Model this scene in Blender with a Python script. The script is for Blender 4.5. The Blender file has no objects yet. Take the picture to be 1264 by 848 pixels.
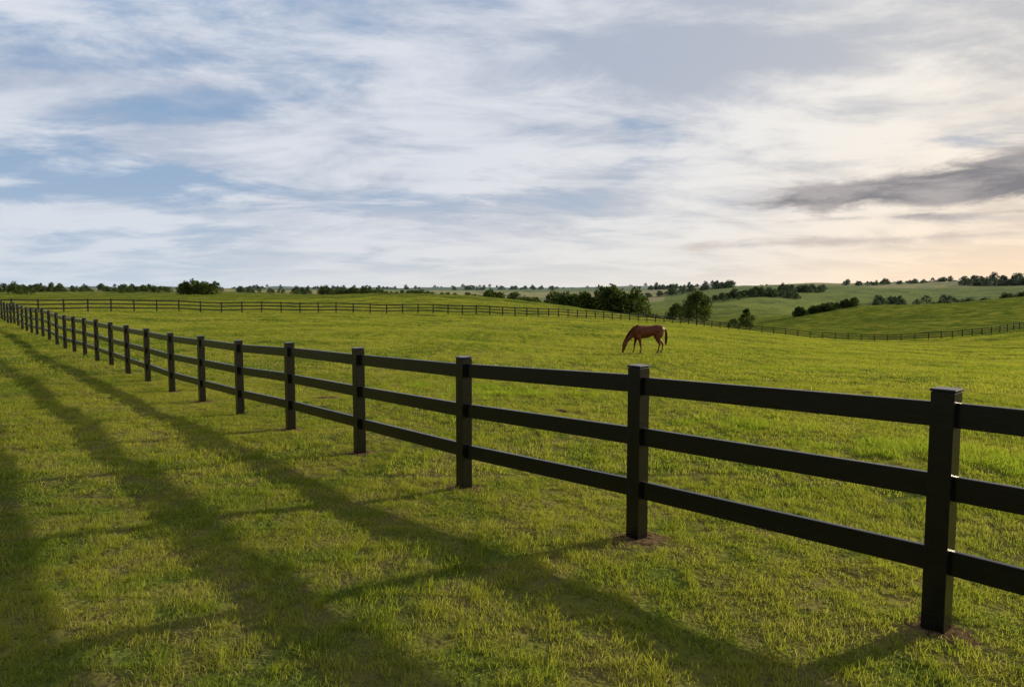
import bpy, math, numpy as np, random
from mathutils import Vector
random.seed(4); rng=np.random.default_rng(4)
scene=bpy.context.scene
scene.view_settings.view_transform='Standard'; scene.view_settings.look='None'
scene.view_settings.exposure=0; scene.view_settings.gamma=1
R=math.radians
# ------------------------------------------------------------------ terrain height
HZ=357.; F=900.
def P(px,py,Y): return ((px-632)/F*Y, Y, -(py-HZ)/F*Y)
ctrl=[(0,0,-1.95),(2.52,4.2,-2.0),(1.04,5.95,-2.076),(-.52,7.76,-2.147),(-2.08,9.82,-2.247),(-3.6,11.8,-2.31),(-11.3,21.4,-2.5),(-25,40,-2.42),(-41,58,-2.3),(-53,73,-2.35),
(-10,5,-2.05),(-30,20,-2.4),(-20,5,-2.15),(-60,50,-2.5),(0,-20,-2.0),(-40,-30,-2.2),(40,-30,-2.4),(-70,0,-2.5),(70,0,-4.5),
(10,5,-2.2),(20,15,-2.75),(7.7,42,-3.6),(30,42,-4.4),(-2,42,-3.15),(-20,60,-2.8),(48,62,-5.6),(-8,20,-2.55),(5,20,-2.7),
P(790,413,62),P(790,402,95),P(1060,431,70),P(1060,425,100),P(1264,440,60),P(1264,428,100),P(640,408,62),P(450,398,62),
P(180,385,86),P(450,387,103),P(640,390,115),P(770,396,135),P(900,406,155),P(1060,421,150),P(1160,419,145),P(1264,405,155),
P(-600,366,200),P(-600,359,600),P(-100,375,120),P(-100,367,200),P(-100,360,500),P(-100,357.5,2500),
P(180,375,130),P(180,368,200),P(180,362,400),P(180,359,900),P(350,373,150),P(350,366,230),P(350,363,400),
P(480,370,160),P(480,361.5,230),P(480,368,400),P(480,361,900),P(480,357.5,2500),
P(600,375,160),P(600,366,220),P(600,376,350),P(600,363,900),P(700,383,170),P(700,377,215),P(700,392,350),P(700,380,600),P(700,365,1000),
P(780,388,190),P(780,406,300),P(780,390,500),P(780,368,900),P(860,401,200),P(860,412,300),P(860,392,450),P(860,370,700),P(860,357,1100),
P(930,407,200),P(930,404,300),P(930,388,450),P(930,363,700),P(930,354,1100),
P(1060,411,200),P(1060,385,300),P(1060,377,370),P(1060,404,500),P(1060,361,750),P(1060,351,1100),
P(1264,398,200),P(1264,371,300),P(1264,364,370),P(1264,392,500),P(1264,357,750),P(1264,347,1100),
P(1700,385,200),P(1700,366,300),P(1700,372,500),P(1700,355,750),P(1700,345,1100),
P(100,357,3000),P(632,357,2500),P(1000,355.5,2500),P(1264,351,2500),P(0,357,7000),P(632,356.5,7000),P(1264,352,7000),
(-300,-100,-4),(-800,-900,-6),(300,-200,-8),(900,-900,-10),(0,-400,-5),(-3000,-3000,0),(3000,-3000,0),(-900,200,-2),(700,100,-6),(6000,0,10),(-6000,0,0)]
C=np.array(ctrl,dtype=float)
def warp(x,y):
    r=np.hypot(x,y)+1e-9; k=np.log1p(r/25.)*25./r
    return x*k,y*k
cx,cy=warp(C[:,0],C[:,1]); n=len(C)
def K(d2): return 0.5*d2*np.log(d2+1e-9)
A=np.zeros((n+3,n+3)); A[:n,:n]=K((cx[:,None]-cx)**2+(cy[:,None]-cy)**2)+np.eye(n)*8.
A[:n,n]=1;A[:n,n+1]=cx;A[:n,n+2]=cy;A[n:,:n]=A[:n,n:].T
W=np.linalg.solve(A,np.concatenate([C[:,2],[0,0,0]]))
_dirs=[(rng.uniform(0,6.28),rng.uniform(0,6.28)) for _ in range(40)]
def waves(x,y,lam,amp,k0,cnt=6):
    h=0
    for i in range(cnt):
        th,ph=_dirs[(k0+i)%40]; l=lam*(0.7+0.12*i)
        h=h+np.sin((x*math.cos(th)+y*math.sin(th))*6.283/l+ph+1.3*np.sin((x*math.sin(th)-y*math.cos(th))*6.283/(l*1.7)))
    return amp*h/cnt**.5
def H(x,y):
    x=np.asarray(x,float);y=np.asarray(y,float);sh=x.shape;x=x.ravel();y=y.ravel()
    out=np.zeros(len(x))
    for s in range(0,len(x),20000):
        xs=x[s:s+20000];ys=y[s:s+20000];wx,wy=warp(xs,ys)
        out[s:s+20000]=K((wx[:,None]-cx)**2+(wy[:,None]-cy)**2)@W[:n]+W[n]+W[n+1]*wx+W[n+2]*wy
    r=np.hypot(x,y)
    out+=waves(x,y,1.1,0.006,0)+waves(x,y,3.5,0.016,7)
    out+=waves(x,y,14,0.07,13)*np.clip((r-15)/40,0,1)
    out+=waves(x,y,170,1.9,20)*np.clip((r-300)/500,0,1)
    out+=waves(x,y,700,6.0,27)*np.clip((r-1300)/1500,0,1)
    return out.reshape(sh)
ZC=2.0
def G(x,y): return H(x,y)+ZC
def g1(x,y): return float(G(np.array([x]),np.array([y]))[0])
# ------------------------------------------------------------------ helpers
def new_mat(name):
    m=bpy.data.materials.new(name); m.use_nodes=True; m.node_tree.nodes.clear(); return m
class NB:
    def __init__(s,nt): s.nt=nt
    def n(s,t,**k):
        nd=s.nt.nodes.new(t)
        for a,b in k.items(): setattr(nd,a,b)
        return nd
    def put(s,sock,v):
        if v is None: return
        if isinstance(v,bpy.types.NodeSocket): s.nt.links.new(v,sock)
        elif isinstance(v,(tuple,list)):
            if sock.type=='RGBA' and len(v)==3: v=(*v,1)
            sock.default_value=v
        else: sock.default_value=v
    def m(s,op,a,b=None,c=None,clamp=False):
        nd=s.n('ShaderNodeMath',operation=op,use_clamp=clamp)
        for i,v in enumerate((a,b,c)): s.put(nd.inputs[i],v)
        return nd.outputs[0]
    def mr(s,v,a,b,c=0.,d=1.,sm=True):
        nd=s.n('ShaderNodeMapRange',interpolation_type='SMOOTHSTEP' if sm else 'LINEAR')
        for i,q in enumerate((v,a,b,c,d)): s.put(nd.inputs[i],q)
        return nd.outputs[0]
    def mix(s,f,a,b,bt='MIX'):
        nd=s.n('ShaderNodeMix',data_type='RGBA',blend_type=bt)
        s.put(nd.inputs[0],f);s.put(nd.inputs[6],a);s.put(nd.inputs[7],b); return nd.outputs[2]
    def noise(s,vec,scale,detail=4,rough=.55,dist=0.):
        nd=s.n('ShaderNodeTexNoise');s.put(nd.inputs['Vector'],vec);s.put(nd.inputs['Scale'],scale)
        s.put(nd.inputs['Detail'],detail);s.put(nd.inputs['Roughness'],rough);s.put(nd.inputs['Distortion'],dist);return nd.outputs[0]
    def comb(s,x,y,z=0.):
        nd=s.n('ShaderNodeCombineXYZ')
        for i,v in enumerate((x,y,z)): s.put(nd.inputs[i],v)
        return nd.outputs[0]
    def map(s,vec,sc=(1,1,1),rot=(0,0,0),loc=(0,0,0)):
        nd=s.n('ShaderNodeMapping');s.put(nd.inputs[0],vec);nd.inputs[1].default_value=loc;nd.inputs[2].default_value=rot;nd.inputs[3].default_value=sc
        return nd.outputs[0]
def mesh_np(name,verts,faces_flat,loop_tot,mats=(),smooth=False,attrs=None):
    me=bpy.data.meshes.new(name); verts=np.asarray(verts,np.float32); ff=np.asarray(faces_flat,np.int32); lt=np.asarray(loop_tot,np.int32)
    me.vertices.add(len(verts)); me.vertices.foreach_set('co',verts.ravel())
    me.loops.add(len(ff)); me.loops.foreach_set('vertex_index',ff)
    me.polygons.add(len(lt)); st=np.concatenate([[0],np.cumsum(lt)[:-1]]).astype(np.int32)
    me.polygons.foreach_set('loop_start',st); me.polygons.foreach_set('loop_total',lt)
    me.polygons.foreach_set('use_smooth',np.full(len(lt),smooth))
    for m in mats: me.materials.append(m)
    if attrs:
        for k,v in attrs.items():
            a=me.attributes.new(k,'FLOAT','POINT'); a.data.foreach_set('value',np.asarray(v,np.float32))
    me.update(calc_edges=True); me.validate(); return me
def obj(name,me,col=None):
    o=bpy.data.objects.new(name,me); (col or scene.collection).objects.link(o); return o
def haze(nb,col):  # aerial haze painted into the base colour, growing with distance
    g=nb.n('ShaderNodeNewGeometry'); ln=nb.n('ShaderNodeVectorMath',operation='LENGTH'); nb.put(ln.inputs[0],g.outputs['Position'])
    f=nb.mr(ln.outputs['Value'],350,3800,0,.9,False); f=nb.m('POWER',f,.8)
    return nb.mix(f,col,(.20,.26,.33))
# ------------------------------------------------------------------ materials
GREEN=(.074,.140,.016); YEL=(.315,.315,.046)
def grass_mat(name,lush=0.,trans=.5):
    m=new_mat(name); nb=NB(m.node_tree); g=nb.n('ShaderNodeNewGeometry'); pos=g.outputs['Position']
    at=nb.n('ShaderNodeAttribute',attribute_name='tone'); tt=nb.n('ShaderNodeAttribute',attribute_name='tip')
    big=nb.noise(pos,.22,1,.6); mid=nb.noise(pos,1.5,2,.6)
    f=nb.mr(nb.m('ADD',nb.m('MULTIPLY',big,.5),nb.m('MULTIPLY',mid,.5)),.39,.60)
    col=nb.mix(f,GREEN,YEL)
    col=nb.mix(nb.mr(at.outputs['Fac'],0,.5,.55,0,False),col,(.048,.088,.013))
    if lush: col=nb.mix(lush,col,(.20,.42,.022))
    # dead thatch shows more in the worn areas
    worn=nb.mr(nb.noise(pos,.75,3,.65),.50,.66)
    dry=nb.mr(nb.m('ADD',at.outputs['Fac'],nb.m('MULTIPLY',worn,.28)),.82,.94)
    if lush: dry=nb.m('MULTIPLY',dry,.25)
    col=nb.mix(dry,col,(.42,.345,.15))
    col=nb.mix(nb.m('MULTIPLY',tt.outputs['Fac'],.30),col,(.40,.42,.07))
    d=nb.n('ShaderNodeBsdfDiffuse'); nb.put(d.inputs[0],col)
    t=nb.n('ShaderNodeBsdfTranslucent'); nb.put(t.inputs[0],nb.mix(.5,col,(.55,.60,.04)))
    mx=nb.n('ShaderNodeMixShader'); mx.inputs[0].default_value=trans
    nb.put(mx.inputs[1],d.outputs[0]);nb.put(mx.inputs[2],t.outputs[0])
    o=nb.n('ShaderNodeOutputMaterial');nb.put(o.inputs[0],mx.outputs[0]); return m
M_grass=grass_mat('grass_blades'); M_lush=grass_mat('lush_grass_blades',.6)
def ground_mat():
    m=new_mat('pasture_ground'); nb=NB(m.node_tree); g=nb.n('ShaderNodeNewGeometry'); pos=g.outputs['Position']
    ln=nb.n('ShaderNodeVectorMath',operation='LENGTH'); nb.put(ln.inputs[0],pos); r=ln.outputs['Value']
    big=nb.noise(pos,.22,1,.6); mid=nb.noise(pos,1.5,2,.6); fine=nb.noise(pos,14,3,.7)
    f=nb.mr(nb.m('ADD',nb.m('MULTIPLY',big,.5),nb.m('MULTIPLY',mid,.5)),.39,.60)
    col=nb.mix(f,(.080,.135,.016),(.310,.310,.050))
    col=nb.mix(nb.mr(fine,.45,.68),col,(.048,.070,.013))
    soil=nb.mix(nb.noise(pos,30,3,.7),(.045,.038,.018),(.20,.16,.075))
    col=nb.mix(nb.m('MULTIPLY',nb.mr(r,10,45,1,0),nb.mr(mid,.35,.62,.25,.8)),col,soil)
    vor=nb.n('ShaderNodeTexVoronoi'); nb.put(vor.inputs['Vector'],nb.map(pos,(.004,.0022,0),(0,0,.4))); vor.inputs['Scale'].default_value=1
    sx=nb.n('ShaderNodeSeparateColor'); nb.put(sx.inputs[0],vor.outputs['Color'])
    farm=nb.mr(r,420,650)
    fld=nb.mix(nb.mr(sx.outputs[0],.55,.58),(.22,.26,.045),(.46,.40,.18)); fld=nb.mix(nb.mr(sx.outputs[1],.6,.65),fld,(.09,.15,.03))
    col=nb.mix(nb.m('MULTIPLY',farm,.8),col,fld)
    mot=nb.noise(pos,.05,3,.65); col=nb.mix(nb.m('MULTIPLY',nb.mr(mot,.46,.66),nb.mr(r,60,160,0,.6)),col,(.060,.090,.018))
    mo2=nb.noise(pos,.30,3,.7); col=nb.mix(nb.m('MULTIPLY',nb.mr(mo2,.50,.62),nb.mr(r,40,120,0,.45)),col,(.055,.085,.016))
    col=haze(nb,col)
    b=nb.n('ShaderNodeBsdfDiffuse');nb.put(b.inputs[0],col)
    bp=nb.n('ShaderNodeBump');bp.inputs['Strength'].default_value=1;bp.inputs['Distance'].default_value=.22
    nb.put(bp.inputs['Height'],nb.noise(pos,1.4,5,.65));nb.put(b.inputs['Normal'],bp.outputs[0])
    o=nb.n('ShaderNodeOutputMaterial');nb.put(o.inputs[0],b.outputs[0]);return m
def simple_mat(name,c1,c2,scale,rough=.8,bump=.3,spec=.3,sc=(1,1,1),trans=0,hz=False,bd=.01,lo=.35,hi=.65):
    m=new_mat(name); nb=NB(m.node_tree); g=nb.n('ShaderNodeNewGeometry')
    v=nb.map(g.outputs['Position'],sc)
    nz=nb.noise(v,scale,4,.65); col=nb.mix(nb.mr(nz,lo,hi),c1,c2)
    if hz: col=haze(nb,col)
    b=nb.n('ShaderNodeBsdfPrincipled');nb.put(b.inputs['Base Color'],col);b.inputs['Roughness'].default_value=rough;b.inputs['Specular IOR Level'].default_value=spec
    if bump:
        bp=nb.n('ShaderNodeBump');bp.inputs['Strength'].default_value=bump;bp.inputs['Distance'].default_value=bd;nb.put(bp.inputs['Height'],nz);nb.put(b.inputs['Normal'],bp.outputs[0])
    out=b.outputs[0]
    if trans:
        t=nb.n('ShaderNodeBsdfTranslucent');nb.put(t.inputs[0],col);mx=nb.n('ShaderNodeMixShader');mx.inputs[0].default_value=trans
        nb.put(mx.inputs[1],out);nb.put(mx.inputs[2],t.outputs[0]);out=mx.outputs[0]
    o=nb.n('ShaderNodeOutputMaterial');nb.put(o.inputs[0],out);return m
M_ground=ground_mat()
M_black=simple_mat('black_paint',(.0030,.0030,.0034),(.009,.0085,.008),9,rough=.27,bump=.35,spec=.48,sc=(1,1,7),bd=.003)
M_soil=simple_mat('bare_soil',(.06,.040,.020),(.19,.13,.075),25,rough=1,bump=.8,bd=.02,spec=0)
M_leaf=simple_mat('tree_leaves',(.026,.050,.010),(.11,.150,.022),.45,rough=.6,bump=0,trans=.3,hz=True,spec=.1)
M_bark=simple_mat('bark',(.05,.04,.03),(.12,.10,.08),6,rough=.9,bump=.5)
M_coat=simple_mat('chestnut_coat',(.085,.020,.006),(.155,.040,.012),3,rough=.5,bump=.1,spec=.25)
M_mane=simple_mat('dark_chestnut_hair',(.030,.009,.004),(.06,.018,.008),20,rough=.7,bump=.4,spec=.1)
M_hoof=simple_mat('hoof',(.03,.025,.02),(.06,.05,.04),20,rough=.6)
# ------------------------------------------------------------------ ground
NA=720; rr=np.concatenate([[.0],np.geomspace(.4,9500,330)])
th=np.arange(NA)/NA*2*math.pi
X=(rr[1:,None]*np.sin(th)).ravel(); Y=(rr[1:,None]*np.cos(th)).ravel()
V=np.stack([X,Y,G(X,Y)],1); V=np.vstack([[0,0,g1(0,0)],V])
i=np.arange(len(rr)-2)[:,None]*NA; j=np.arange(NA)[None,:]; j2=(j+1)%NA
q=np.stack([1+i+j,1+i+j2,1+i+NA+j2,1+i+NA+j],-1).reshape(-1,4)[:, ::-1]
tri=np.stack([np.zeros(NA,int),1+(np.arange(NA)+1)%NA,1+np.arange(NA)],1)
me=mesh_np('ground',V,np.concatenate([tri.ravel(),q.ravel()]),np.concatenate([np.full(NA,3),np.full(len(q),4)]),[M_ground],True)
obj('ground',me)
# ------------------------------------------------------------------ fences
PH=1.44; PW=.127
def box(verts,faces,c8):
    b=len(verts); verts.extend(c8)
    for f in ((0,3,2,1),(4,5,6,7),(0,1,5,4),(1,2,6,5),(2,3,7,6),(3,0,4,7)): faces.append([b+k for k in f])
def fence(name,posts,bevel):
    verts=[];faces=[]
    for k,(x,y) in enumerate(posts):
        if k<len(posts)-1: dx,dy=posts[k+1][0]-x,posts[k+1][1]-y
        else: dx,dy=x-posts[k-1][0],y-posts[k-1][1]
        L=math.hypot(dx,dy);ux,uy=dx/L,dy/L;nx,ny=-uy,ux
        jit=random.uniform(-.012,.012); lean=(random.uniform(-.008,.008),random.uniform(-.008,.008))
        z0=g1(x,y)
        def sq(h,z,t=0.): return [(x+ux*a*h+nx*b*h+lean[0]*t,y+uy*a*h+ny*b*h+lean[1]*t,z) for a,b in ((-1,-1),(1,-1),(1,1),(-1,1))]
        zt=z0+PH+jit
        box(verts,faces,sq(PW/2,z0-.3)+sq(PW/2,zt-.022,1))
        box(verts,faces,sq(PW/2+.006,zt-.020,1)+sq(PW/2+.005,zt-.004,1))
        if k<len(posts)-1:
            x2,y2=posts[k+1]; z2=g1(x2,y2)
            L2=math.hypot(x2-x,y2-y);vx,vy=(x2-x)/L2,(y2-y)/L2
            for hh in (1.285,.855,.42):
                s=PW/2-.01
                a=(x+vx*s,y+vy*s,z0+hh+random.uniform(-.008,.008)); b=(x2-vx*s,y2-vy*s,z2+hh+random.uniform(-.008,.008))
                h=.0725;w=.02
                def e(p): return [(p[0]+nx*w*sg,p[1]+ny*w*sg,p[2]+h*sz) for sg,sz in ((-1,-1),(1,-1),(1,1),(-1,1))]
                box(verts,faces,e(a)+e(b))
    me=bpy.data.meshes.new(name);me.from_pydata(verts,[],faces);me.materials.append(M_black);me.update()
    o=obj(name,me)
    import bmesh
    bm=bmesh.new();bm.from_mesh(me);bmesh.ops.recalc_face_normals(bm,faces=bm.faces);bm.to_mesh(me);bm.free()
    if bevel:
        bv=o.modifiers.new('bevel','BEVEL');bv.width=.005;bv.segments=2
    return o
sx_,sy_=-1.539,1.911
near=[(2.52+sx_*k,4.2+sy_*k) for k in range(-3,37)]
near[4]=(1.04,5.95);near[5]=(-.52,7.77);near[6]=(-2.08,9.84)
fence('black_board_fence',near,True)
path=[near[-1],(-43,86),(1,115),(21,135),(46,154),(60,153),(71,150),(85,145),(100,149),(112,156),(160,178)]
pts=np.array(path,float); tt=np.arange(len(pts)); ft=np.linspace(0,len(pts)-1,600)
dense=np.stack([np.interp(ft,tt,pts[:,0]),np.interp(ft,tt,pts[:,1])],1)
k=np.ones(31)/31; pad=np.vstack([np.repeat(dense[:1],15,0),dense,np.repeat(dense[-1:],15,0)])
dense=np.stack([np.convolve(pad[:,0],k,'valid'),np.convolve(pad[:,1],k,'valid')],1); dense[0]=near[-1]
s=np.concatenate([[0],np.cumsum(np.hypot(*np.diff(dense,axis=0).T))]); sp=np.arange(0,s[-1],2.45)
back=list(zip(np.interp(sp,s,dense[:,0]).tolist(),np.interp(sp,s,dense[:,1]).tolist()))
back[0]=(near[-1][0]+.3,near[-1][1]+.3)
fence('black_board_fence',back,False)
vs=[];fs=[]
def patch(x,y,r,h,seg=24):
    b=len(vs); z=g1(x,y); ph=random.uniform(0,6)
    rings=((0.,h),(.3,h),(.55,h*.8),(.8,h*.4),(1.,-.015))
    for fr,hh in rings:
        for a in range(seg):
            t=a/seg*6.283; q=r*fr*(1+.25*math.sin(2*t+ph)+.14*math.sin(5*t+ph*2)+random.uniform(-.07,.07)); xx=x+q*math.cos(t);yy=y+q*math.sin(t)
            vs.append((xx,yy,g1(xx,yy)+hh+random.uniform(-.004,.004) if fr>0 else z+h))
    for k2 in range(4):
        for a in range(seg): fs.append((b+k2*seg+a,b+(k2+1)*seg+a,b+(k2+1)*seg+(a+1)%seg,b+k2*seg+(a+1)%seg))
soil=[]
for (x,y) in near[:14]:
    r_=random.uniform(.20,.30); soil.append((x+.02,y-.02,r_)); patch(x+.02,y-.02,r_,.008)
for (x,y,r_) in ((4.2,9.4,.22),(-4.2,16.5,.3),(1.0,14.3,.14),(9.4,19,.3),(13,24,.3),(6.3,31,.4)):
    soil.append((x,y,r_));patch(x,y,r_,.03)
me=bpy.data.meshes.new('soil_patches');me.from_pydata(vs,[],fs);me.materials.append(M_soil);me.update();me.shade_smooth();obj('soil_patches',me)
# ------------------------------------------------------------------ grass
def blades(name,x,y,h,w,segs,mat,lean):
    """numpy-built blades at x,y with height h"""
    N_=len(x); fa=rng.uniform(0,6.283,N_); la=rng.uniform(0,6.283,N_); lm=h*rng.uniform(.1,lean*1.9,N_); ww=w*rng.uniform(.6,1.2,N_); tn=rng.uniform(size=N_)
    nv=2*segs+1; vs=np.zeros((N_,nv,3)); tip=np.zeros((N_,nv))
    pxx=np.cos(fa)*ww/2; pyy=np.sin(fa)*ww/2
    for s_ in range(segs):
        t=s_/segs; ox=np.cos(la)*lm*t**1.8; oy=np.sin(la)*lm*t**1.8; z=h*t-.22*lm*t*t-.008; k=1-.55*t
        vs[:,2*s_]=np.stack([x+ox-pxx*k,y+oy-pyy*k,z],1); vs[:,2*s_+1]=np.stack([x+ox+pxx*k,y+oy+pyy*k,z],1); tip[:,2*s_:2*s_+2]=t
    vs[:,-1]=np.stack([x+np.cos(la)*lm,y+np.sin(la)*lm,h-.22*lm-.008],1); tip[:,-1]=1
    loc=[];lt=[]
    for s_ in range(segs-1): loc+=[2*s_,2*s_+1,2*s_+3,2*s_+2]; lt.append(4)
    e=2*(segs-1); loc+=[e,e+1,e+2]; lt.append(3)
    fl=(np.arange(N_)[:,None]*nv+np.array(loc)).ravel(); lts=np.tile(lt,N_)
    me=mesh_np(name,vs.reshape(-1,3),fl,lts,[mat],False,{'tone':np.repeat(tn,nv),'tip':tip.ravel()})
    return bpy.data.objects.new(name,me)
def clump(name,nb_,rad,hmin,hmax,w,segs,mat,lean=.5,fall=.25):
    a=rng.uniform(0,6.283,nb_); r=rad*np.sqrt(rng.uniform(size=nb_))
    return blades(name,r*np.cos(a),r*np.sin(a),(hmin+(hmax-hmin)*rng.uniform(size=nb_)**1.6)*(1-fall*(r/rad)**2),w,segs,mat,lean)
def tile(name,size,nb_,hmin,hmax,w,segs,mat,lean,lam):
    e=size*.56; ox,oy=rng.uniform(0,500,2); x=np.zeros(0);y=np.zeros(0)
    x=rng.uniform(-e,e,nb_*2);y=rng.uniform(-e,e,nb_*2)
    pat=waves(x+ox,y+oy,lam,1,3)+waves(x+ox,y+oy,lam*.4,.6,11)
    m=rng.uniform(size=len(x))<np.clip(.5+.2*pat,.12,1); x,y,pat=x[m],y[m],pat[m]
    h=(hmin+(hmax-hmin)*rng.uniform(size=len(x))**1.6)*np.clip(1+.30*pat,.5,1.9)
    return blades(name,x,y,h,w,segs,mat,lean)
def coll(name,objs):
    c=bpy.data.collections.new(name)
    for o in objs: c.objects.link(o)
    return c
def scatter(name,x,y,z,scale,collection,tilt=.12,zs=None,rot=None):
    N_=len(x)
    if rot is None: rot=np.stack([rng.uniform(-tilt,tilt,N_),rng.uniform(-tilt,tilt,N_),rng.uniform(0,6.283,N_)],1)
    me=bpy.data.meshes.new(name);me.vertices.add(N_);me.vertices.foreach_set('co',np.stack([x,y,z],1).astype(np.float32).ravel())
    a=me.attributes.new('rot','FLOAT_VECTOR','POINT');a.data.foreach_set('vector',rot.astype(np.float32).ravel())
    if zs is None: zs=scale
    sc=scale if np.ndim(scale)==2 else np.stack([scale,scale,zs],1)
    a=me.attributes.new('scl','FLOAT_VECTOR','POINT');a.data.foreach_set('vector',sc.astype(np.float32).ravel())
    a=me.attributes.new('idx','INT','POINT');a.data.foreach_set('value',rng.integers(0,len(collection.objects),N_).astype(np.int32))
    o=obj(name,me); ng=bpy.data.node_groups.new(name+'_instancer','GeometryNodeTree')
    ng.interface.new_socket('Geometry',in_out='INPUT',socket_type='NodeSocketGeometry');ng.interface.new_socket('Geometry',in_out='OUTPUT',socket_type='NodeSocketGeometry')
    gi=ng.nodes.new('NodeGroupInput');go=ng.nodes.new('NodeGroupOutput');ip=ng.nodes.new('GeometryNodeInstanceOnPoints');ci=ng.nodes.new('GeometryNodeCollectionInfo')
    ci.inputs[0].default_value=collection;ci.inputs[1].default_value=True;ci.inputs[2].default_value=True
    def na(nm,ty):
        q=ng.nodes.new('GeometryNodeInputNamedAttribute');q.data_type=ty;q.inputs[0].default_value=nm
        return [s_ for s_ in q.outputs if s_.enabled and s_.name=='Attribute'][0]
    L=ng.links.new
    L(gi.outputs[0],ip.inputs['Points']);L(ci.outputs[0],ip.inputs['Instance']);ip.inputs['Pick Instance'].default_value=True
    L(na('idx','INT'),ip.inputs['Instance Index']);L(na('rot','FLOAT_VECTOR'),ip.inputs['Rotation']);L(na('scl','FLOAT_VECTOR'),ip.inputs['Scale'])
    L(ip.outputs[0],go.inputs[0]); md=o.modifiers.new('instances','NODES');md.node_group=ng; return o
def keep(x,y,k):
    m=np.ones(len(x),bool)
    for sx0,sy0,sr in soil: m&=((x-sx0)**2+(y-sy0)**2)>(sr*.6+k)**2
    return m
cA=coll('grass_clumps_fine',[clump('grass_clump_fine',90,.10,.014,.060,.0058,2,M_grass) for _ in range(6)])
cL=coll('grass_clumps_lush',[clump('grass_clump_lush',80,.18,.06,.17,.009,3,M_lush,.7) for _ in range(5)])
cW=coll('grass_tufts',[clump('grass_tuft',50,.10,.04,.12,.006,3,M_grass,.8) for _ in range(5)])
cF=coll('field_tufts',[clump('field_tuft',60,.24,.08,.22,.022,2,M_grass,.6,.5) for _ in range(5)])
def tiles(name,r0,r1,size,col,half,holes=False,drop=0.):
    m_=int(r1/size)+2; gx,gy=np.meshgrid(np.arange(-m_,m_+1)*size,np.arange(-2,m_+1)*size); x=gx.ravel();y=gy.ravel()
    r=np.hypot(x,y);a=np.abs(np.arctan2(x,y)); k=(r>=r0)&(r<r1)&(a<half)
    x,y=x[k],y[k]
    if drop: k=rng.uniform(size=len(x))>drop; x,y=x[k],y[k]
    if holes:
        k=keep(x,y,size*.78); hx_,hy_=x[~k],y[~k]; x,y=x[k],y[k]
        cxx=(hx_[:,None]+rng.uniform(-size/2,size/2,(len(hx_),int(80*size*size)))).ravel(); cyy=(hy_[:,None]+rng.uniform(-size/2,size/2,(len(hy_),int(80*size*size)))).ravel()
        kk=keep(cxx,cyy,.07);cxx,cyy=cxx[kk],cyy[kk]
        scatter(name,cxx,cyy,G(cxx,cyy),rng.uniform(.7,1.2,len(cxx)),cA,.2)
    e=size*.5; dzx=(G(x+e,y)-G(x-e,y))/size; dzy=(G(x,y+e)-G(x,y-e))/size
    z=(G(x+e,y)+G(x-e,y)+G(x,y+e)+G(x,y-e))/4*.5+G(x,y)*.5
    pat=waves(x,y,max(4.,size*4),1,5); zs=np.clip(1+.22*pat,.6,1.6)
    fx=rng.choice([-1.,1.],len(x));fy=rng.choice([-1.,1.],len(x))
    scatter(name,x,y,z,np.stack([fx,fy,zs],1),col,rot=np.stack([np.arctan(dzy),-np.arctan(dzx),np.zeros(len(x))],1))
T1=coll('turf_fine',[tile('turf_fine',.5,1500,.014,.060,.0060,2,M_grass,.5,.45) for _ in range(9)])
T2=coll('turf_mid',[tile('turf_mid',1.,1650,.018,.072,.012,2,M_grass,.5,.6) for _ in range(8)])
T3=coll('turf_far',[tile('turf_far',2.,900,.03,.10,.030,1,M_grass,.5,1.2) for _ in range(8)])
T4=coll('turf_distant',[tile('turf_distant',4.,650,.05,.14,.05,1,M_grass,.5,2.2) for _ in range(7)])
tiles('grass',1.2,8.5,.5,T1,R(54),True)
tiles('grass',8.4,24,1.,T2,R(47),True)
tiles('grass',23.5,62,2.,T3,R(45))
tiles('grass',61,175,4.,T4,R(45),False,.12)
def wedge(r0,r1,dens,half=R(45)):
    N_=int(half*(r1*r1-r0*r0)*dens); r=np.sqrt(rng.uniform(r0*r0,r1*r1,N_)); a=rng.uniform(-half,half,N_); return r*np.sin(a),r*np.cos(a)
x,y=wedge(1.3,16,8,R(52));pat=waves(x,y,.9,1,21);m=keep(x,y,.06)&(rng.uniform(size=len(x))<.45+.4*pat);x,y=x[m],y[m];scatter('grass_tufts',x,y,G(x,y),rng.uniform(.5,1.1,len(x)),cW,.3)
x,y=wedge(12,110,.6);d=(x-2.52)*.779+(y-4.2)*.627;pat=waves(x,y,7,1,25)+waves(x,y,2.5,.7,5);m=(d>1.)&(rng.uniform(size=len(x))<np.clip(.15+.4*pat,.02,.9));x,y=x[m],y[m]
scatter('field_tufts',x,y,G(x,y),rng.uniform(.5,1.4,len(x)),cF,.2)
lx=[];ly=[]
for (a,b,rx,ry,nn) in ((5.6,10.3,.9,.7,70),(.15,17.6,1.5,.9,80),(6.5,9.2,.7,.5,45),(-1.5,19,1.2,.7,35),(3.,3.2,.4,.3,10),(12,30,2,1,60),(24,36,2.5,1.5,80),(4.2,12.5,.8,.5,25),(9,15,1.2,.8,40)):
    t=rng.normal(size=(nn,2));lx.append(a+t[:,0]*rx*.6);ly.append(b+t[:,1]*ry*.6)
x=np.concatenate(lx);y=np.concatenate(ly);scatter('lush_grass',x,y,G(x,y),rng.uniform(.6,1.2,len(x)),cL,.3)
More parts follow.
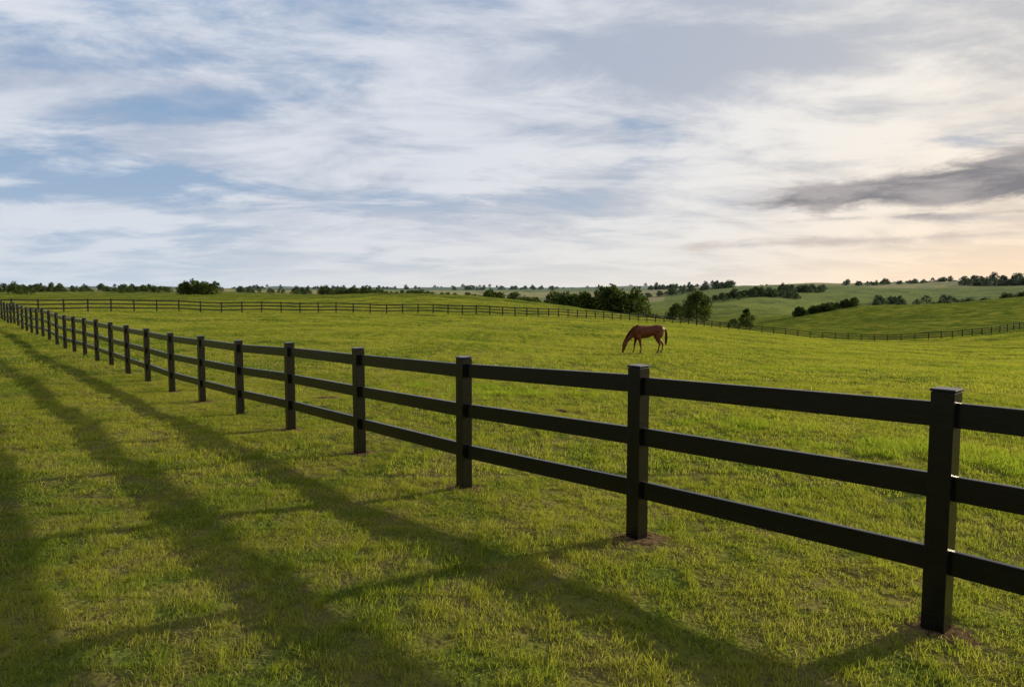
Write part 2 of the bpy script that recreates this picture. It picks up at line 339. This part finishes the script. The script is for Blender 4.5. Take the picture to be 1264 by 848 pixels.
# ------------------------------------------------------------------ trees
def tube(vs,fs,mi,p,q,r0,r1,seg,mid):
    d=(Vector(q)-Vector(p)); zq=d.to_track_quat('Z','Y'); b=len(vs)
    for pt,r in ((p,r0),(q,r1)):
        for a in range(seg):
            v=zq@Vector((math.cos(a/seg*6.283)*r,math.sin(a/seg*6.283)*r,0)); vs.append(tuple(Vector(pt)+v))
    for a in range(seg): fs.append((b+a,b+(a+1)%seg,b+seg+(a+1)%seg,b+seg+a)); mi.append(mid)
def tree_mesh(name,ht,wd,nleaf,leaf,lobes,trunk=.22,bushy=False):
    vs=[];fs=[];mi=[]; base=ht*(.05 if bushy else trunk)
    tr=ht*.022+.03
    tube(vs,fs,mi,(0,0,-.3),(ht*.01,0,base),tr*1.3,tr,7,0);tube(vs,fs,mi,(ht*.01,0,base),(0,0,ht*.8),tr,tr*.25,7,0)
    L=[]
    for k in range(lobes):
        t=k/(lobes-1) if lobes>1 else .5; a=k*2.4+rng.uniform(-.5,.5); zz=base+(ht-base)*(.15+.72*t)
        rad=wd*.5*max(.12,(1-.75*abs(t-.3)**1.3*1.7))*rng.uniform(.4,.85)
        c=Vector((math.cos(a)*rad,math.sin(a)*rad,zz)); lr=wd*rng.uniform(.16,.28)*(1-.35*t)
        L.append((c,lr)); tube(vs,fs,mi,(0,0,base+(zz-base)*.45),tuple(c),tr*.45,tr*.12,5,0)
    for k in range(nleaf):
        c,lr=L[rng.integers(len(L))]; d=rng.normal(size=3);d/=np.linalg.norm(d); rr_=lr*(rng.uniform()**.4)*rng.uniform(.75,1.2)
        p=c+Vector((d[0]*rr_,d[1]*rr_,d[2]*rr_*.8)); 
        if p.z<.1: p.z=.1+rng.uniform()*.4
        u=Vector(rng.normal(size=3));u.normalize();v=u.cross(Vector(rng.normal(size=3)));v.normalize(); s1=leaf*rng.uniform(.5,1.1);b=len(vs)
        for e in (-u*s1,-v*s1*.55,u*s1,v*s1*.55): vs.append(tuple(p+e))
        fs.append((b,b+1,b+2,b+3));mi.append(1)
    me=bpy.data.meshes.new(name);me.from_pydata(vs,[],fs);me.materials.append(M_bark);me.materials.append(M_leaf);me.polygons.foreach_set('material_index',mi);me.update();return me
def plant(name,px,Y,ht,wd,nl,leaf,lobes,**k):
    x=(px-632)/F*Y; o=obj(name,tree_mesh(name,ht,wd,nl,leaf,lobes,**k)); o.location=(x,Y,g1(x,Y)-.05); o.rotation_euler=(0,0,rng.uniform(0,6))
plant('oak_tree',860,180,8.6,8.8,5600,.26,20,bushy=True)
plant('oak_tree',834,196,5.2,6.8,2800,.25,13,bushy=True)
plant('shrub',921,180,5.6,4.8,2000,.24,11,bushy=True)
plant('shrub',906,190,2.4,4.6,900,.2,8,bushy=True)
cT=coll('tree_variants',[bpy.data.objects.new('distant_tree',tree_mesh('distant_tree',1*6.,rng.uniform(7,9),620,.45,10,bushy=True)) for _ in range(7)])
tx=[];ty=[];ts=[];tz=[]
def belt(px0,px1,Y0,Y1,count,s0,s1,jit=1.):
    for k in range(count):
        t=rng.uniform(); px=px0+(px1-px0)*t; Yc=Y0+(Y1-Y0)*t+rng.normal()*jit; x=(px-632)/F*Yc
        s_=rng.uniform(s0,s1); tx.append(x);ty.append(Yc);ts.append(s_);tz.append(s_*rng.uniform(.75,1.15))
belt(-250,40,300,330,30,.55,.9,12);belt(0,230,420,430,52,.55,.95,14);belt(225,268,330,340,14,.85,1.15,6); belt(150,225,380,390,16,.5,.8,10)
belt(290,355,480,490,14,.5,.75,6); belt(355,520,470,500,56,.6,1.0,14); belt(400,470,400,410,18,.6,.9,8); belt(500,660,480,470,64,.7,1.1,14)
belt(600,700,330,300,36,.85,1.25,10); belt(690,745,262,255,22,1.0,1.4,7); belt(742,792,240,236,18,1.3,1.75,5); belt(790,830,300,310,14,.8,1.3,8); belt(640,760,480,500,36,1.1,1.6,16)
belt(868,985,640,680,50,.9,1.6,10); belt(955,1015,760,760,26,1,1.5,10); belt(780,905,900,930,36,1.,1.7,14)
belt(983,1058,336,345,44,.5,.8,3); belt(1085,1125,500,510,14,1.1,1.5,6); belt(1135,1275,470,480,70,1.3,1.9,10); belt(1235,1300,400,405,24,.8,1.2,5)
belt(1080,1180,640,640,26,.8,1.4,14)
belt(1188,1320,900,920,60,1.4,2.3,16); belt(1030,1090,1000,1010,14,.9,1.4,10); belt(1090,1180,1080,1080,20,1,1.7,10)
for a,b,nn in ((-250,60,60),(120,330,40),(380,520,36),(560,690,34)): belt(a,b,1500,1700,nn,1.2,1.9,50)
belt(800,900,1400,1400,40,1.3,2.,30); belt(1100,1190,1800,1800,30,1.3,2.2,40); belt(-300,1500,2600,2900,170,1.6,2.8,90)
tx=np.array(tx);ty=np.array(ty)
scatter('distant_trees',tx,ty,G(tx,ty)-.2,np.array(ts),cT,.03,np.array(tz))
# ------------------------------------------------------------------ horse
horse=bpy.data.objects.new('horse',None);scene.collection.objects.link(horse)
def loft(secs,seg=16):
    vs=[];fs=[];Pn=[Vector(s[:3]) for s in secs]
    for k,s in enumerate(secs):
        d=(Pn[min(k+1,len(Pn)-1)]-Pn[max(k-1,0)]).normalized(); side=Vector((0,1,0)); side=(side-d*side.dot(d)).normalized(); nn=d.cross(side)
        for a in range(seg):
            t=a/seg*2*math.pi; vs.append(tuple(Pn[k]+side*math.cos(t)*s[3]+nn*math.sin(t)*s[4]))
    for k in range(len(secs)-1):
        for a in range(seg): fs.append((k*seg+a,k*seg+(a+1)%seg,(k+1)*seg+(a+1)%seg,(k+1)*seg+a))
    fs.append(tuple(range(seg))[::-1]);fs.append(tuple((len(secs)-1)*seg+a for a in range(seg)));return vs,fs
def part(name,chains,mat,voxel=None,it=6):
    vs=[];fs=[]
    for ch in chains:
        v,f=loft(ch);b=len(vs);vs+=v;fs+=[tuple(b+q for q in ff) for ff in f]
    me=bpy.data.meshes.new(name);me.from_pydata(vs,[],fs);me.materials.append(mat);me.update()
    import bmesh
    bm=bmesh.new();bm.from_mesh(me);bmesh.ops.recalc_face_normals(bm,faces=bm.faces);bm.to_mesh(me);bm.free();me.shade_smooth()
    o=obj(name,me);o.parent=horse
    if voxel:
        rm=o.modifiers.new('r','REMESH');rm.mode='VOXEL';rm.voxel_size=voxel;rm.use_smooth_shade=True
        sm=o.modifiers.new('s','SMOOTH');sm.factor=.5;sm.iterations=it
    return o
trunk=[(.93,0,1.18,.06,.08),(.88,0,1.19,.17,.19),(.74,0,1.21,.25,.27),(.52,0,1.23,.27,.28),(.28,0,1.19,.255,.27),(.0,0,1.14,.29,.315),(-.28,0,1.12,.29,.34),(-.52,0,1.15,.25,.35),(-.70,0,1.13,.20,.28),(-.82,0,1.08,.12,.18)]
neck=[(-.45,0,1.25,.14,.26),(-.66,0,1.17,.13,.23),(-.84,0,1.02,.10,.185),(-1.0,0,.83,.085,.15),(-1.12,0,.66,.078,.125),(-1.19,0,.55,.075,.11)]
head=[(-1.13,0,.66,.06,.07),(-1.17,0,.56,.085,.125),(-1.20,0,.45,.09,.125),(-1.235,0,.33,.07,.095),(-1.265,0,.21,.052,.066),(-1.285,0,.12,.05,.06),(-1.295,0,.06,.04,.045)]
def front(y,dx,lift=0):
    return [(-.50,y*.75,1.12,.09,.18),(-.54+dx*.1,y,.92,.09,.14),(-.50+dx*.3,y,.76,.07,.095),(-.50+dx*.6,y,.60,.05,.062),(-.51+dx*.8,y,.45,.048,.055),(-.50+dx*.85,y,.38,.036,.04),(-.50+dx*.95,y,.24,.03,.034),(-.51+dx,y,.15,.038,.042),(-.55+dx,y,.08,.035,.038),(-.56+dx,y,.05,.045,.05)]
def hind(y,dx):
    return [(.66,y*.7,1.18,.12,.24),(.60+dx*.1,y*.9,1.0,.13,.24),(.56+dx*.2,y,.85,.11,.17),(.63+dx*.5,y,.70,.075,.115),(.76+dx*.8,y,.55,.05,.068),(.79+dx*.9,y,.48,.045,.06),(.77+dx,y,.38,.036,.042),(.75+dx,y,.25,.032,.037),(.73+dx,y,.15,.038,.044),(.69+dx,y,.08,.035,.04),(.68+dx,y,.05,.045,.05)]
legs=[front(.17,-.14),front(-.17,.14),hind(.17,.14),hind(-.17,-.18)]
ears=[[(-1.10,.055*s,.62,.02,.03),(-1.06,.075*s,.68,.022,.03),(-1.03,.09*s,.75,.006,.008)] for s in (1,-1)]
part('body',[trunk,neck,head]+legs+ears,M_coat,.018,5)
part('hooves',[[(l[-1][0]+.005,l[-1][1],.075,.044,.048),(l[-1][0]-.015,l[-1][1],-.01,.056,.064)] for l in legs],M_hoof)
part('tail',[[(.92,0,1.27,.035,.04),(1.0,0,1.2,.045,.05),(1.04,.01,1.0,.06,.065),(1.04,.02,.78,.07,.075),(1.03,.02,.58,.06,.06),(1.02,.02,.38,.012,.015)]],M_mane,.02,3)
part('mane',[[(-.52,-.03,1.49,.03,.04),(-.74,-.05,1.34,.04,.07),(-.93,-.06,1.13,.04,.08),(-1.08,-.05,.90,.04,.07),(-1.17,-.03,.72,.035,.05),(-1.25,0,.56,.03,.03),(-1.28,0,.46,.01,.01)]],M_mane,.018,3)
part('eyes',[[(-1.235,s*.078,.49,.004,.006),(-1.235,s*.086,.475,.014,.018),(-1.235,s*.078,.46,.004,.006)] for s in (1,-1)],M_hoof)
hx,hy=7.35,39.6
horse.location=(hx,hy,g1(hx,hy)-.01); horse.rotation_euler=(0,0,R(8)); horse.scale=(1.05,1.05,1.05)
# ------------------------------------------------------------------ light + sky
SE=R(16); SA=math.atan2(.88,.49)
sd=Vector((math.sin(SA)*math.cos(SE),math.cos(SA)*math.cos(SE),math.sin(SE)))
sl=bpy.data.lights.new('sun','SUN');sl.energy=5;sl.angle=R(.5);sl.color=(1,.88,.60);so=bpy.data.objects.new('sun',sl);scene.collection.objects.link(so)
so.rotation_euler=(-sd).to_track_quat('-Z','Y').to_euler()
w=bpy.data.worlds.new('World');scene.world=w;w.use_nodes=True;w.node_tree.nodes.clear();nb=NB(w.node_tree)
try: w.cycles.sampling_method='NONE'
except Exception as e: print(e)
sky=nb.n('ShaderNodeTexSky',sky_type='NISHITA',sun_disc=False,sun_elevation=SE,sun_rotation=SA)
tc=nb.n('ShaderNodeTexCoord');sep=nb.n('ShaderNodeSeparateXYZ');nb.put(sep.inputs[0],tc.outputs['Generated'])
x,y,z=sep.outputs; z=nb.m('MAXIMUM',z,0.)
az=nb.m('ARCTAN2',x,y); zz=nb.m('ADD',z,.16)
pl=nb.comb(nb.m('DIVIDE',x,zz),nb.m('DIVIDE',y,zz))
S=10. # background strength is .1
def c(*v): return tuple(k*S for k in v)
def blob(a0,e0,ra,re,amp):
    d=nb.m('ADD',nb.m('POWER',nb.m('ABSOLUTE',nb.m('DIVIDE',nb.m('SUBTRACT',az,a0),ra)),2.),nb.m('POWER',nb.m('ABSOLUTE',nb.m('DIVIDE',nb.m('SUBTRACT',z,e0),re)),2.))
    return nb.m('MULTIPLY',nb.m('EXPONENT',nb.m('MULTIPLY',d,-1.)),amp)
def add(*a):
    r=a[0]
    for q in a[1:]: r=nb.m('ADD',r,q)
    return r
n1=nb.noise(nb.map(pl,(.75,1.0,1),(0,0,-.6)),1.2,6,.58,.5)
n2=nb.noise(nb.map(pl,(.7,1.1,1),(0,0,-.8),(3.1,1.7,0)),2.4,6,.62,.35)
n3=nb.noise(nb.map(pl,(.8,1.1,1),(0,0,.3),(7,2,0)),.8,2,.5,0)
cov=add(n1,nb.m('MULTIPLY',nb.m('SUBTRACT',n2,.5),.75),nb.mr(az,-.45,.35,.04,.19),
  blob(-.50,.130,.17,.026,-.20),blob(-.25,.122,.12,.016,-.05),blob(-.22,.31,.10,.05,-.12),blob(-.50,.30,.22,.03,-.02),blob(-.60,.083,.26,.012,.18),blob(-.46,.180,.16,.014,.10),blob(-.1,.14,.16,.03,.07))
cov=nb.mr(cov,.32,.60)
blue=nb.mix(.97,sky.outputs[0],c(.235,.375,.58))
warm=nb.mr(az,-.15,.65)
shade=add(nb.m('MULTIPLY',n2,.55),nb.m('MULTIPLY',n3,.45),blob(.02,.27,.20,.06,.06),blob(.22,.285,.12,.03,-.09),blob(.50,.31,.18,.025,-.08),blob(.45,.205,.25,.05,.09),blob(-.35,.26,.15,.04,-.04),blob(.1,.17,.25,.04,.03))
shade=nb.mr(shade,.40,.60)
cd=nb.mix(warm,c(.41,.47,.60),c(.50,.53,.58)); cb=nb.mix(warm,c(.73,.76,.83),c(.97,.93,.86))
cl=nb.mix(shade,cd,cb)
col=nb.mix(nb.m('MULTIPLY',cov,.95),blue,cl)
hz=nb.m('EXPONENT',nb.m('MULTIPLY',z,-11.))
hc=nb.mix(nb.mr(az,-.6,.25),c(.62,.69,.77),c(.86,.81,.73)); hc=nb.mix(nb.mr(az,.15,.65),hc,c(1.08,.80,.52))
col=nb.mix(nb.m('MULTIPLY',hz,.92),col,hc)
gl=nb.m('MULTIPLY',nb.mr(az,.15,.9),nb.m('EXPONENT',nb.m('MULTIPLY',z,-5.)))
col=nb.mix(nb.m('MULTIPLY',gl,.45),col,c(1.18,.90,.60))
wn=nb.noise(nb.comb(nb.m('MULTIPLY',az,9.),nb.m('MULTIPLY',z,34.)),1.,5,.62,.3); wn=nb.m('SUBTRACT',wn,.5)
def bank(a0,e0,slope,wid0,wslope,amax,col,dk,strength,soft=.014,na=.05):
    da=nb.m('SUBTRACT',az,a0); cen=nb.m('ADD',nb.m('MULTIPLY',da,slope),e0); wd=nb.m('ADD',nb.m('MULTIPLY',da,wslope),wid0)
    d=nb.m('SUBTRACT',wd,nb.m('ABSOLUTE',nb.m('SUBTRACT',z,cen))); d=nb.m('ADD',d,nb.m('MULTIPLY',wn,na))
    f=nb.m('MULTIPLY',nb.mr(d,-.002,soft),nb.m('MULTIPLY',nb.mr(az,a0-.06,a0+.06),nb.mr(az,amax,amax+.3,1,0)))
    return nb.mix(nb.m('MULTIPLY',f,strength),col,dk)
bc=nb.mix(nb.mr(wn,-.12,.12),c(.21,.205,.23),c(.42,.39,.39))
col=bank(.30,.108,.055,.011,.075,1.2,col,bc,.95,.013,.055)
col=bank(.33,.086,.0,.003,.010,.75,col,c(.40,.375,.38),.85,.010,.035)
col=bank(.22,.055,.02,.007,.004,.50,col,c(.56,.49,.45),.8,.012,.04)
# out-of-view sky opposite the sun and overhead, darkened to cut fill light
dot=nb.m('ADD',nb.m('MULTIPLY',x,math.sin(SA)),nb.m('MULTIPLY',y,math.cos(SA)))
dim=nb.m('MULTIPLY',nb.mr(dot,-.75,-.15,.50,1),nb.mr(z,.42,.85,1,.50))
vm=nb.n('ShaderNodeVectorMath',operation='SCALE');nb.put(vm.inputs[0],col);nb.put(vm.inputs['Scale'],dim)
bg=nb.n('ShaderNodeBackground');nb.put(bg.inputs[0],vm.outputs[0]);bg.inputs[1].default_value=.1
o=nb.n('ShaderNodeOutputWorld');nb.put(o.inputs[0],bg.outputs[0])
# ------------------------------------------------------------------ camera
cd_=bpy.data.cameras.new('camera');cam=bpy.data.objects.new('camera',cd_);scene.collection.objects.link(cam);scene.camera=cam
cd_.sensor_width=36;cd_.lens=36*900/1264;cd_.clip_start=.05;cd_.clip_end=30000
cam.location=(0,0,ZC);cam.rotation_euler=(R(90)-math.atan(67/900),0,0)
